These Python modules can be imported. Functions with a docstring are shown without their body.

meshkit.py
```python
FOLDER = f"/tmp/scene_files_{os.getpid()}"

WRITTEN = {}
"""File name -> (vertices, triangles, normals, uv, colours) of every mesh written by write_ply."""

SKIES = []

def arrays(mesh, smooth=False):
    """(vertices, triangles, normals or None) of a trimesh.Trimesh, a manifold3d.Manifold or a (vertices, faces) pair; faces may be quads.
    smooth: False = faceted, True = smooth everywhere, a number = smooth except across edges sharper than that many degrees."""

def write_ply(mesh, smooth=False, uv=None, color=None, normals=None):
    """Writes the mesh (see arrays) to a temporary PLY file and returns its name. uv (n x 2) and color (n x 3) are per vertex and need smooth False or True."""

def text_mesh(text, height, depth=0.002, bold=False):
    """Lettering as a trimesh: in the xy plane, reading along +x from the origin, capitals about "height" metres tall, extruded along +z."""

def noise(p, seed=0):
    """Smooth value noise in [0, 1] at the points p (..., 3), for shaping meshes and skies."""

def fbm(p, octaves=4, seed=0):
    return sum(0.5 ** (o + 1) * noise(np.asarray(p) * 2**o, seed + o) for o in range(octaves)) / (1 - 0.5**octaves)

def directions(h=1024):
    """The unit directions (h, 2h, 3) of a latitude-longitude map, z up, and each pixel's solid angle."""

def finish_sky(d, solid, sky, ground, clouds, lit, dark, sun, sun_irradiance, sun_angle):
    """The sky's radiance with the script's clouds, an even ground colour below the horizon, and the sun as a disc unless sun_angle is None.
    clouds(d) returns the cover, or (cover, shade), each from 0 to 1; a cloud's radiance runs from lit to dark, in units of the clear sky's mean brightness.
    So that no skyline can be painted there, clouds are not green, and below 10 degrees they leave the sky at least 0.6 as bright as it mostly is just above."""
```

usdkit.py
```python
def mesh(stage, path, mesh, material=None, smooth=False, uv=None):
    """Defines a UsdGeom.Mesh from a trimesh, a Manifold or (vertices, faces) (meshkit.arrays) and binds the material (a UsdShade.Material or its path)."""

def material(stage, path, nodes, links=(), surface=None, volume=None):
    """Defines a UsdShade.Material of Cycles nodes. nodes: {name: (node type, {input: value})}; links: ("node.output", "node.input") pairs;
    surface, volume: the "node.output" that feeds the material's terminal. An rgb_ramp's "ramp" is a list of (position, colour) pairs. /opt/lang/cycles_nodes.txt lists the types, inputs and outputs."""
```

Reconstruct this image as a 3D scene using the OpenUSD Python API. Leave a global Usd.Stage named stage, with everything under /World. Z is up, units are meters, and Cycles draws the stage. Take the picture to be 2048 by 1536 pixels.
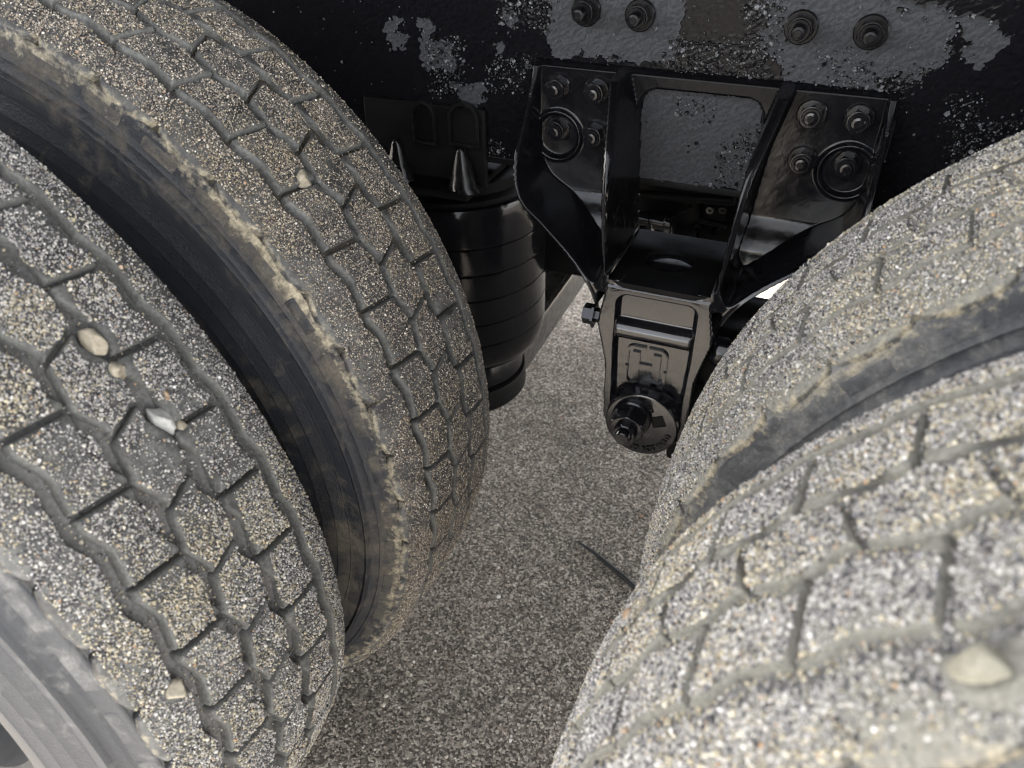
import math, random, numpy as np, trimesh, usdkit, meshkit
from pxr import Usd, UsdGeom, UsdLux, UsdShade, Gf, Sdf, Vt
from shapely.geometry import Polygon, LineString, Point, box as sbox
from shapely.ops import unary_union
import shapely

stage = Usd.Stage.CreateInMemory()
UsdGeom.SetStageUpAxis(stage, UsdGeom.Tokens.z)
UsdGeom.SetStageMetersPerUnit(stage, 1.0)
UsdGeom.Xform.Define(stage, '/World')
UsdGeom.Scope.Define(stage, '/World/Looks')
rng = np.random.default_rng(7)

# ------------------------------------------------------------------ camera
CAM = np.array([0.2025, -0.4414, 1.0969]); YAW, PITCH, ROLL, FPX = 0.3921, 0.6306, -0.0098, 1583.85
def cam_axes():
    cy, sy, cp, sp, cr, sr = math.cos(YAW), math.sin(YAW), math.cos(PITCH), math.sin(PITCH), math.cos(ROLL), math.sin(ROLL)
    f = np.array([-sy*cp, cy*cp, -sp]); r = np.array([cy, sy, 0.0]); u = np.cross(r, f)
    return cr*r + sr*u, -sr*r + cr*u, f
R_, U_, F_ = cam_axes()
def at(px, py, Y=None, X=None, Z=None):
    """world point seen at a photograph pixel, on a given plane (used to read real positions off the photograph)"""
    d = F_ + (px - 1024)/FPX*R_ - (py - 768)/FPX*U_
    i, v = (1, Y) if Y is not None else (0, X) if X is not None else (2, Z)
    return CAM + d*(v - CAM[i])/d[i]
cam = UsdGeom.Camera.Define(stage, '/World/camera')
m = Gf.Matrix4d(*[float(x) for x in (*R_, 0, *U_, 0, *(-F_), 0, *CAM, 1)])
cam.AddTransformOp().Set(m)
cam.CreateHorizontalApertureAttr(9.8); cam.CreateVerticalApertureAttr(7.35)
cam.CreateFocalLengthAttr(9.8*FPX/2048)
cam.CreateClippingRangeAttr(Gf.Vec2f(0.01, 500))
cam.CreateFStopAttr(2.1); cam.CreateFocusDistanceAttr(0.88)
cam.CreateExposureAttr(2.5)

# ------------------------------------------------------------------ sky and sun
SUN_AZ, SUN_EL = math.radians(-90.0), math.radians(56)    # azimuth from +y towards +x
sd = np.array([math.sin(SUN_AZ)*math.cos(SUN_EL), math.cos(SUN_AZ)*math.cos(SUN_EL), math.sin(SUN_EL)])
dome = UsdLux.DomeLight.Define(stage, '/World/sky')
dome.CreateIntensityAttr(1.0)
sky = usdkit.material(stage, '/World/Looks/sky_look', {
    "s": ("sky_texture", {"sky_type": "single_scattering", "sun_disc": False, "sun_elevation": SUN_EL, "sun_rotation": math.atan2(sd[0], sd[1])}),
    "t": ("texture_coordinate", {}), "mp": ("mapping", {"scale": (1.6, 1.6, 4.0)}), "n": ("noise_texture", {"scale": 1.7, "detail": 7.0, "roughness": 0.62}),
    "cf": ("map_range", {"clamp": True, "from_min": 0.30, "from_max": 0.55, "to_min": 0.25, "to_max": 0.9}),
    "lum": ("vector_math", {"math_type": "dot_product", "vector2": (0.45, 0.45, 0.35)}), "cl": ("vector_math", {"math_type": "scale", "vector1": (1.5, 1.46, 1.42)}),
    "mx": ("mix_color", {}),
    "b": ("background_shader", {"strength": 0.13})}, [("s.color", "lum.vector1"), ("lum.value", "cl.scale"), ("t.generated", "mp.vector"), ("mp.vector", "n.vector"), ("n.fac", "cf.value"), ("cf.result", "mx.fac"),
    ("s.color", "mx.a"), ("cl.vector", "mx.b"), ("mx.result", "b.color")], surface="b.background")
UsdShade.MaterialBindingAPI.Apply(dome.GetPrim()).Bind(sky)
dome.GetPrim().SetCustomDataByKey('kind', 'structure')
sun = UsdLux.DistantLight.Define(stage, '/World/sun')
sun.CreateIntensityAttr(0.9); sun.CreateNormalizeAttr(True); sun.CreateAngleAttr(0.53); sun.CreateColorAttr(Gf.Vec3f(1.0, 0.98, 0.955))
zc = sd; xc = np.cross([0, 0, 1.0], zc); xc /= np.linalg.norm(xc); yc = np.cross(zc, xc)
sun.AddTransformOp().Set(Gf.Matrix4d(*[float(v) for v in (*xc, 0, *yc, 0, *zc, 0, 0, 0, 6, 1)]))

# ------------------------------------------------------------------ helpers
USED = {}
def numbered(path):
    n = USED.get(path, -1) + 1; USED[path] = n
    return path if n == 0 else f"{path}_{n:03d}"
def tag(o, label=None, cat=None, group=None, kind=None):
    p = o.GetPrim() if hasattr(o, 'GetPrim') else o
    for k, v in (('label', label), ('category', cat), ('group', group), ('kind', kind)):
        if v: p.SetCustomDataByKey(k, v)
    return o
def thing(name, loc, label, cat, group=None, kind=None):
    x = UsdGeom.Xform.Define(stage, numbered('/World/' + name)); x.AddTranslateOp().Set(Gf.Vec3d(*[float(v) for v in loc]))
    tag(x, label, cat, group, kind)
    x.loc = np.array(loc, float)
    return x
ORIGIN = {}
def part(name, mesh, mat, parent=None, smooth=35, mask=None):
    """one Mesh prim; vertices are given in world space and stored relative to the parent's origin"""
    base = str(parent.GetPath()) if parent is not None else '/World'
    path = numbered(base + '/' + name)
    off = ORIGIN.get(base, np.zeros(3))
    v, f, n = meshkit.arrays(mesh, smooth if mask is None else True)
    g = UsdGeom.Mesh.Define(stage, path)
    g.CreatePointsAttr(Vt.Vec3fArray.FromNumpy((v - off).astype(np.float32)))
    g.CreateFaceVertexCountsAttr(Vt.IntArray.FromNumpy(np.full(len(f), 3, np.int32)))
    g.CreateFaceVertexIndicesAttr(Vt.IntArray.FromNumpy(f.astype(np.int32).ravel()))
    g.CreateSubdivisionSchemeAttr('none')
    if n is not None:
        g.CreateNormalsAttr(Vt.Vec3fArray.FromNumpy(n.astype(np.float32))); g.SetNormalsInterpolation('vertex')
    if mask is not None:
        UsdGeom.PrimvarsAPI(g).CreatePrimvar('mask', Sdf.ValueTypeNames.Color3fArray, 'vertex').Set(Vt.Vec3fArray.FromNumpy(np.asarray(mask, np.float32)))
    UsdShade.MaterialBindingAPI.Apply(g.GetPrim()).Bind(mat)
    ORIGIN[path] = off
    return g
def holder(name, loc, label, cat, group=None, kind=None):
    x = thing(name, loc, label, cat, group, kind); ORIGIN[str(x.GetPath())] = np.array(loc, float)
    return x
def grid_faces(nu, nv, closed=False):
    i = np.arange(nu if closed else nu - 1)[:, None]; j = np.arange(nv - 1)[None]
    a = i*nv + j; b = ((i + 1) % nu)*nv + j
    return np.stack([a, b, b + 1, a + 1], -1).reshape(-1, 4)
def lathe(profile, n=48, axis='z', centre=(0, 0, 0), a0=0, a1=2*math.pi, cap=True):
    """profile: (radius, height along the axis) from one end to the other"""
    pr = np.array(profile, float); full = abs(a1 - a0 - 2*math.pi) < 1e-6
    t = np.linspace(a0, a1, n + (0 if full else 1), endpoint=not full)
    c, s = np.cos(t)[:, None], np.sin(t)[:, None]; r, h = pr[None, :, 0], pr[None, :, 1] + 0*c
    if axis == 'z': v = np.stack([r*c, r*s, h], -1)
    elif axis == 'y': v = np.stack([r*c, h, r*s], -1)
    else: v = np.stack([h, r*c, r*s], -1)
    f = grid_faces(len(t), len(pr), full)
    m_ = trimesh.Trimesh(v.reshape(-1, 3) + np.array(centre), np.vstack([f[:, [0, 1, 2]], f[:, [0, 2, 3]]]), process=False)
    m_.merge_vertices(); m_.update_faces(m_.nondegenerate_faces()); trimesh.repair.fix_normals(m_)
    return m_
def rbox(lo, hi, r=0.003, seg=1):
    import manifold3d as mf
    lo, hi = np.array(lo, float), np.array(hi, float); r = min(r, (hi - lo).min()*0.45)
    pts = []
    for sx in (0, 1):
        for sy in (0, 1):
            for sz in (0, 1):
                c = np.where([sx, sy, sz], hi - r, lo + r)
                for k in range(3):
                    for s in ((-1, 1)[[sx, sy, sz][k]],):
                        q = c.copy(); q[k] += s*r; pts.append(q)
                d = np.array([1 if q else -1 for q in (sx, sy, sz)])/math.sqrt(3); pts.append(c + d*r)
                for k in range(3):
                    dd = np.array([1.0 if q else -1.0 for q in (sx, sy, sz)])/math.sqrt(2); dd[k] = 0; pts.append(c + dd*r)
    return trimesh.convex.convex_hull(np.array(pts))
def tube(pts, r, n=10, caps=True):
    P = np.array(pts, float); T = np.gradient(P, axis=0); T /= np.linalg.norm(T, axis=1)[:, None]
    up = np.array([0, 0, 1.0]) if abs(T[0][2]) < .9 else np.array([1.0, 0, 0])
    A = np.cross(T, up); A /= np.linalg.norm(A, axis=1)[:, None]; B = np.cross(T, A)
    rr = np.broadcast_to(np.asarray(r, float), (len(P),))
    t = np.linspace(0, 2*math.pi, n, endpoint=False)
    v = P[:, None] + rr[:, None, None]*(np.cos(t)[None, :, None]*A[:, None] + np.sin(t)[None, :, None]*B[:, None])
    f = []
    for i in range(len(P) - 1):
        for j in range(n):
            a, b = i*n + j, i*n + (j + 1) % n; f += [[a, b, b + n], [a, b + n, a + n]]
    vs = list(v.reshape(-1, 3)); k = len(vs); vs += [P[0], P[-1]]
    for j in range(n):
        f.append([k, (j + 1) % n, j]); f.append([k + 1, (len(P) - 1)*n + j, (len(P) - 1)*n + (j + 1) % n])
    return trimesh.Trimesh(np.array(vs), np.array(f), process=False)
def extrude_y(poly, y0, y1, bevel=0.0):
    """polygon in (x, z) extruded along y from y0 (front, low y) to y1; the front edge is chamfered"""
    out = []
    for p in (poly.geoms if hasattr(poly, 'geoms') else [poly]):
        if bevel:
            q = p.buffer(-bevel)
            for g in (q.geoms if hasattr(q, 'geoms') else [q]):
                if not g.is_empty: out.append((g, y0, y0 + bevel))
            out.append((p, y0 + bevel*.999, y1))
        else: out.append((p, y0, y1))
    ms = []
    for p, a, b in out:
        e = trimesh.creation.extrude_polygon(p, b - a); v = e.vertices.copy()
        e.vertices = np.stack([v[:, 0], b - v[:, 2], v[:, 1]], 1)
        ms.append(e)
    r = trimesh.util.concatenate(ms)
    return r
def hexagon(r, rot=0.0): return Polygon([(r*math.cos(rot + k*math.pi/3), r*math.sin(rot + k*math.pi/3)) for k in range(6)])
def hex_nut_y(c, r, y0, y1, rot=0.3):
    """hexagonal nut, axis along y, y0 front; corners turned round at the front"""
    n = 48; t = np.arange(n)*2*math.pi/n
    rad = r*math.cos(math.pi/6)/np.cos(((t - rot) % (math.pi/3)) - math.pi/6)
    rings = []
    for y, k in ((y1, None), (y0 + .0035, None), (y0 + .0005, .93), (y0, .86), (y0, .3)):
        q = rad if k is None else np.minimum(rad, r*k)
        rings.append(np.stack([c[0] + q*np.cos(t), np.full(n, y), c[1] + q*np.sin(t)], 1))
    v = np.stack(rings, 1); f = grid_faces(n, len(rings), True)
    m_ = trimesh.Trimesh(v.reshape(-1, 3), np.vstack([f[:, [0, 1, 2]], f[:, [0, 2, 3]]]), process=False); trimesh.repair.fix_normals(m_)
    return m_
def fbm(P, scale):
    return 2*meshkit.fbm(np.asarray(P, float)*scale + 1000.37) - 1
def ss(a, b, x):
    t = np.clip((x - a)/(b - a), 0, 1); return t*t*(3 - 2*t)

# ------------------------------------------------------------------ materials
def L(n): return '/World/Looks/' + n
def black_paint(name, base, rough, bump, scale, spec=0.5, var=0.15):
    return usdkit.material(stage, L(name), {
        "g": ("geometry", {}),
        "n1": ("noise_texture", {"scale": scale, "detail": 3.0, "roughness": 0.6}),
        "n2": ("noise_texture", {"scale": scale*0.13, "detail": 4.0, "roughness": 0.6}),
        "b": ("bump", {"strength": bump, "distance": 0.001}),
        "rr": ("map_range", {"clamp": True, "from_min": 0.35, "from_max": 0.7, "to_min": max(rough - var*.5, .04), "to_max": rough + var}),
        "p": ("principled_bsdf", {"base_color": base, "specular_ior_level": spec, "coat_weight": 0.0})},
        [("g.position", "n1.vector"), ("g.position", "n2.vector"), ("n1.fac", "b.height"), ("b.normal", "p.normal"), ("n2.fac", "rr.value"), ("rr.result", "p.roughness")], surface="p.BSDF")
M = {}
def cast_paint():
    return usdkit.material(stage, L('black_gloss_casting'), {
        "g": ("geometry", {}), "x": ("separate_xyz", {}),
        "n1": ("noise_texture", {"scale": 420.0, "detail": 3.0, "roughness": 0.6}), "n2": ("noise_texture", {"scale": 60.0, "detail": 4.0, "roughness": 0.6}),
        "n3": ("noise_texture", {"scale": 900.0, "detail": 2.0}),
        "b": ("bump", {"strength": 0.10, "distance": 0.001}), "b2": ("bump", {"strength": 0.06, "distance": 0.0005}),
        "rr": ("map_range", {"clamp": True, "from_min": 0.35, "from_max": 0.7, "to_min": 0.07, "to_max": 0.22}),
        "sp": ("map_range", {"clamp": True, "from_min": 0.60, "from_max": 0.68, "to_min": 0.85, "to_max": 0.40}), "sq": ("map_range", {"clamp": True, "from_min": 0.79, "from_max": 0.83, "to_min": 1.0, "to_max": 0.30}), "sm": ("math", {"math_type": "multiply"}),  # darker reflections on the upper pads put into the gloss by height; same paint
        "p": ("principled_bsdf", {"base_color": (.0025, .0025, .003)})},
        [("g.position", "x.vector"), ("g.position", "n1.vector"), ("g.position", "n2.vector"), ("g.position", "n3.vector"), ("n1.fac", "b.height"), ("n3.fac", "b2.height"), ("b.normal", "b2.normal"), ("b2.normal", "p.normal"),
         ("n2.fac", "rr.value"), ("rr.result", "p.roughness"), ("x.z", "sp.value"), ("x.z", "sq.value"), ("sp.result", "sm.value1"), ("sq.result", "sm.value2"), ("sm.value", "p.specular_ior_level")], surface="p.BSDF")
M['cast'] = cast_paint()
M['bolt'] = black_paint('black_gloss_bolt', (.0025, .0025, .003), .12, .10, 500, .5)
M['rail_bolt'] = black_paint('black_rail_bolt', (.003, .003, .0035), .2, .12, 500, .16)
M['bag'] = black_paint('black_rubber_bag', (.003, .003, .0035), .11, .06, 300, .28, .08)
M['under'] = black_paint('black_underbody', (.003, .003, .003), .45, .5, 120, .10)
M['mount'] = black_paint('black_mount', (.003, .003, .003), .18, .12, 160, .35)
M['beam'] = black_paint('black_beam', (.012, .011, .010), .25, .10, 200, .8)
def rail_material():
    return usdkit.material(stage, L('peeling_rail_paint'), {
        "g": ("geometry", {}), "a": ("attribute", {"attribute": "mask"}), "s": ("separate_color", {}),
        "n1": ("noise_texture", {"scale": 260.0, "detail": 4.0, "roughness": 0.65}),
        "n2": ("noise_texture", {"scale": 60.0, "detail": 5.0, "roughness": 0.6}),
        "v": ("voronoi_texture", {"scale": 330.0}),
        "add": ("math", {"math_type": "multiply_add", "value2": 0.55, "value3": -0.27}),
        "sum": ("math", {"math_type": "add"}),
        "edge": ("map_range", {"clamp": True, "from_min": 0.42, "from_max": 0.52, "to_min": 0.0, "to_max": 1.0}),
        "col": ("mix_color", {"a": (.0025, .0025, .003), "b": (.031, .032, .035)}),
        "col2": ("mix_color", {"a": (.25, .25, .25), "b": (1.6, 1.6, 1.6)}),
        "cm": ("mix_color", {"blend_type": "multiply", "fac": 1.0}),
        "ro": ("map_range", {"clamp": True, "from_min": 0.0, "from_max": 1.0, "to_min": 0.12, "to_max": 0.62}),
        "b": ("bump", {"strength": 0.22, "distance": 0.0012}),
        "p": ("principled_bsdf", {"specular_ior_level": 0.13})},
        [("g.position", "n1.vector"), ("g.position", "n2.vector"), ("g.position", "v.vector"), ("a.color", "s.color"),
         ("n2.fac", "add.value1"), ("add.value", "sum.value1"), ("s.r", "sum.value2"), ("sum.value", "edge.value"),
         ("edge.result", "col.fac"), ("n1.fac", "col2.fac"), ("col.result", "cm.a"), ("col2.result", "cm.b"), ("cm.result", "p.base_color"),
         ("edge.result", "ro.value"), ("ro.result", "p.roughness"), ("n1.fac", "b.height"), ("b.normal", "p.normal")], surface="p.BSDF")
M['rail'] = rail_material()

def rubber(name, clean, dust, clay, noise_shift=0.0, rough=.75):
    """mask red: how much dust lies here; green: yellow clay; both broken up by noise"""
    return usdkit.material(stage, L(name), {
        "g": ("geometry", {}), "a": ("attribute", {"attribute": "mask"}), "s": ("separate_color", {}),
        "n1": ("noise_texture", {"scale": 330.0, "detail": 4.0, "roughness": 0.7}),
        "n2": ("noise_texture", {"scale": 45.0, "detail": 6.0, "roughness": 0.68, "distortion": 0.6}),
        "n3": ("noise_texture", {"scale": 110.0, "detail": 5.0, "roughness": 0.7}),
        "k1": ("math", {"math_type": "multiply_add", "value2": 1.5, "value3": -0.75 + noise_shift}),
        "s1": ("math", {"math_type": "add"}),
        "e1": ("map_range", {"clamp": True, "from_min": 0.30, "from_max": 0.70, "to_min": 0.0, "to_max": 1.0}),
        "k2": ("math", {"math_type": "multiply_add", "value2": 2.3, "value3": -1.15}),
        "s2": ("math", {"math_type": "add"}),
        "e2": ("map_range", {"clamp": True, "from_min": 0.32, "from_max": 0.95, "to_min": 0.0, "to_max": 1.0}),
        "var": ("map_range", {"clamp": True, "from_min": 0.25, "from_max": 0.75, "to_min": 0.55, "to_max": 1.45}),
        "dc": ("vector_math", {"math_type": "scale", "vector1": dust}),
        "c1": ("mix_color", {"a": clean}),
        "cc": ("vector_math", {"math_type": "scale", "vector1": clay}),
        "c2": ("mix_color", {}),
        "ro": ("map_range", {"clamp": True, "from_min": 0.0, "from_max": 1.0, "to_min": 0.42, "to_max": 0.95}),
        "b": ("bump", {"strength": 0.7, "distance": 0.0012}),
        "p": ("principled_bsdf", {"specular_ior_level": 0.4})},
        [("g.position", "n1.vector"), ("g.position", "n2.vector"), ("g.position", "n3.vector"), ("a.color", "s.color"),
         ("n2.fac", "k1.value1"), ("k1.value", "s1.value1"), ("s.r", "s1.value2"), ("s1.value", "e1.value"),
         ("n3.fac", "k2.value1"), ("k2.value", "s2.value1"), ("s.g", "s2.value2"), ("s2.value", "e2.value"),
         ("n1.fac", "var.value"), ("var.result", "dc.scale"), ("var.result", "cc.scale"),
         ("dc.vector", "c1.b"), ("e1.result", "c1.fac"), ("c1.result", "c2.a"), ("cc.vector", "c2.b"), ("e2.result", "c2.fac"), ("c2.result", "p.base_color"),
         ("e1.result", "ro.value"), ("ro.result", "p.roughness"), ("n1.fac", "b.height"), ("b.normal", "p.normal")], surface="p.BSDF")
CLEAN, CLAY = (.016, .017, .019), (.33, .29, .205)
M['tread'] = rubber('dusty_tread_rubber', (.035, .034, .034), (.118, .118, .110), CLAY)
M['carcass'] = rubber('dusty_sidewall_rubber', CLEAN, (.19, .18, .155), CLAY)
M['inner_wall'] = rubber('smeared_sidewall_rubber', (.015, .016, .019), (.085, .075, .060), CLAY)
M['slate'] = rubber('slate_sidewall_rubber', (.030, .032, .035), (.135, .132, .125), CLAY, -.05, .6)
M['sandy'] = rubber('sandy_tread_rubber', (.05, .048, .044), (.18, .174, .15), (.42, .36, .24))

def grains(name, stops, rough=.7):
    return usdkit.material(stage, L(name), {
        "o": ("object_info", {}), "r": ("rgb_ramp", {"ramp": stops, "interpolate": False}),
        "p": ("principled_bsdf", {"roughness": rough, "specular_ior_level": 0.4})},
        [("o.random", "r.fac"), ("r.color", "p.base_color")], surface="p.BSDF")
M['grit'] = grains('mixed_grit', [(0, (.05, .048, .052)), (.20, (.15, .145, .145)), (.38, (.27, .26, .25)), (.60, (.36, .345, .32)), (.80, (.46, .44, .40)), (.92, (.62, .60, .57)), (.96, (.32, .24, .17)), (.98, (.20, .195, .21))])
M['grit_dark'] = grains('dark_grit', [(0, (.055, .052, .052)), (.25, (.13, .115, .10)), (.48, (.22, .19, .155)), (.68, (.31, .27, .215)), (.84, (.42, .38, .31)), (.92, (.66, .62, .55)), (.95, (.32, .22, .15)), (.97, (.15, .14, .15))])
M['sand'] = grains('yellow_sand', [(0, (.17, .15, .11)), (.2, (.29, .26, .185)), (.5, (.40, .355, .255)), (.78, (.49, .44, .33)), (.95, (.40, .26, .15)), (.97, (.58, .54, .44))])
M['sand_dark'] = grains('brown_sand', [(0, (.09, .075, .055)), (.3, (.18, .15, .105)), (.6, (.27, .23, .16)), (.85, (.38, .33, .23)), (.95, (.5, .45, .36))])
M['flake'] = grains('paint_flake', [(0, (.003, .003, .003)), (.45, (.02, .02, .021)), (.65, (.05, .051, .054)), (.85, (.09, .092, .096))], .2)
M['grit_ground'] = grains('ground_grit', [(0, (.10, .085, .07)), (.2, (.19, .165, .14)), (.45, (.30, .262, .22)), (.7, (.41, .365, .305)), (.86, (.44, .40, .35)), (.95, (.32, .20, .14)), (.97, (.58, .55, .51))])
def stone(name, a, b):
    return usdkit.material(stage, L(name), {
        "g": ("geometry", {}), "n": ("noise_texture", {"scale": 260.0, "detail": 5.0, "roughness": 0.65}),
        "c": ("rgb_ramp", {"ramp": [(.3, a), (.7, b)]}), "b": ("bump", {"strength": .4, "distance": .0008}),
        "p": ("principled_bsdf", {"roughness": .6})},
        [("g.position", "n.vector"), ("n.fac", "c.fac"), ("c.color", "p.base_color"), ("n.fac", "b.height"), ("b.normal", "p.normal")], surface="p.BSDF")
M['stone_white'] = stone('white_stone', (.24, .24, .225), (.40, .40, .375))
M['stone_yellow'] = stone('yellow_stone', (.22, .19, .14), (.37, .33, .25))
M['stone_dusty'] = stone('dusty_stone', (.15, .145, .11), (.24, .225, .175))
M['stone_brown'] = stone('brown_stone', (.20, .13, .08), (.33, .24, .16))
M['ground'] = usdkit.material(stage, L('gravelly_asphalt'), {
    "g": ("geometry", {}), "v": ("voronoi_texture", {"scale": 290.0}), "v2": ("voronoi_texture", {"scale": 520.0}),
    "n": ("noise_texture", {"scale": 9.0, "detail": 6.0, "roughness": 0.65}), "n2": ("noise_texture", {"scale": 700.0, "detail": 2.0}),
    "sep": ("separate_color", {}),
    "c": ("rgb_ramp", {"ramp": [(0, (.06, .051, .042)), (.35, (.15, .13, .108)), (.62, (.27, .235, .195)), (.85, (.44, .39, .325)), (1, (.64, .59, .50))]}),
    "w": ("map_range", {"clamp": True, "from_min": .3, "from_max": .7, "to_min": .78, "to_max": 1.35}),
    "m": ("vector_math", {"math_type": "scale"}),
    "h": ("math", {"math_type": "add"}), "b": ("bump", {"strength": .9, "distance": .0022, "invert": True}),
    "p": ("principled_bsdf", {"roughness": .85, "specular_ior_level": .35})},
    [("g.position", "v.vector"), ("g.position", "v2.vector"), ("g.position", "n.vector"), ("g.position", "n2.vector"), ("v.color", "sep.color"), ("sep.r", "c.fac"),
     ("n.fac", "w.value"), ("c.color", "m.vector1"), ("w.result", "m.scale"), ("m.vector", "p.base_color"),
     ("v.distance", "h.value1"), ("v2.distance", "h.value2"), ("h.value", "b.height"), ("b.normal", "p.normal")], surface="p.BSDF")
M['steel_rim'] = black_paint('dusty_rim_paint', (.04, .04, .04), .55, .2, 200, .3)
M['deck'] = black_paint('dark_deck_steel', (.03, .03, .03), .6, .2, 50, .3)
M['strap'] = black_paint('black_plastic_strap', (.012, .012, .013), .5, .2, 300, .4)

# ------------------------------------------------------------------ ground and unseen truck deck added overhead for shade
gx = 60.0
tag(part('ground', trimesh.Trimesh([[-gx, -gx, 0], [gx, -gx, 0], [gx, gx, 0], [-gx, gx, 0]], [[0, 1, 2], [0, 2, 3]], process=False), M['ground'], smooth=False),
    'grey brown gravelly asphalt between the tyres', None, kind='structure')
DECK_Y0, DECK_Z = -0.275, 1.62
tag(part('truck_deck', rbox((-4, DECK_Y0, DECK_Z), (4, 1.55, DECK_Z + .35), .01), M['deck'], smooth=False), 'unseen dark steel truck deck added above the wheels for shade', None, kind='structure')  # added out of view to shade the wheels; edges set by where sun falls

# ------------------------------------------------------------------ grit prototypes and scatter
def pebble(seed, sub=1, squash=(1, .85, .7), rough=.18):
    r = np.random.default_rng(seed); s = trimesh.creation.icosphere(subdivisions=sub); v = s.vertices.copy()
    k = np.ones(len(v))
    for _ in range(7):
        d = r.normal(size=3); d /= np.linalg.norm(d); c = r.uniform(.55, .9); q = v @ d
        v = v - np.where(q > c, q - c, 0)[:, None]*d
    v *= 1 + rough*r.normal(size=(len(v), 1))*.35
    s.vertices = v*np.array(squash); return s
def scatter(name, parent, P, N, size, mat, seed):
    """loose grains lying on a surface: one PointInstancer"""
    base = str(parent.GetPath()) if parent is not None else '/World'
    off = ORIGIN.get(base, np.zeros(3)); r = np.random.default_rng(seed)
    path = numbered(base + '/' + name); pi = UsdGeom.PointInstancer.Define(stage, path); protos = []
    for k in range(5):
        g = usdkit.mesh(stage, f'{path}/grain_{k:03d}' if k else f'{path}/grain', pebble(100 + k, 0 if k < 3 else 1, (1, r.uniform(.7, .95), r.uniform(.6, .85))), mat, smooth=False); protos.append(g.GetPath())
    n = len(P)
    q = r.normal(size=(n, 4)); q /= np.linalg.norm(q, axis=1)[:, None]
    pi.CreatePrototypesRel().SetTargets(protos)
    pi.CreateProtoIndicesAttr(Vt.IntArray.FromNumpy(r.integers(0, 5, n).astype(np.int32)))
    pi.CreatePositionsAttr(Vt.Vec3fArray.FromNumpy((P + N*size[:, None]*.35 - off).astype(np.float32)))
    pi.CreateOrientationsAttr(Vt.QuathArray([Gf.Quath(float(a), float(b), float(c), float(d)) for a, b, c, d in q]))
    pi.CreateScalesAttr(Vt.Vec3fArray.FromNumpy(np.repeat(size[:, None], 3, 1).astype(np.float32)))
    tag(pi, None, None, kind='stuff')
    return pi

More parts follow.
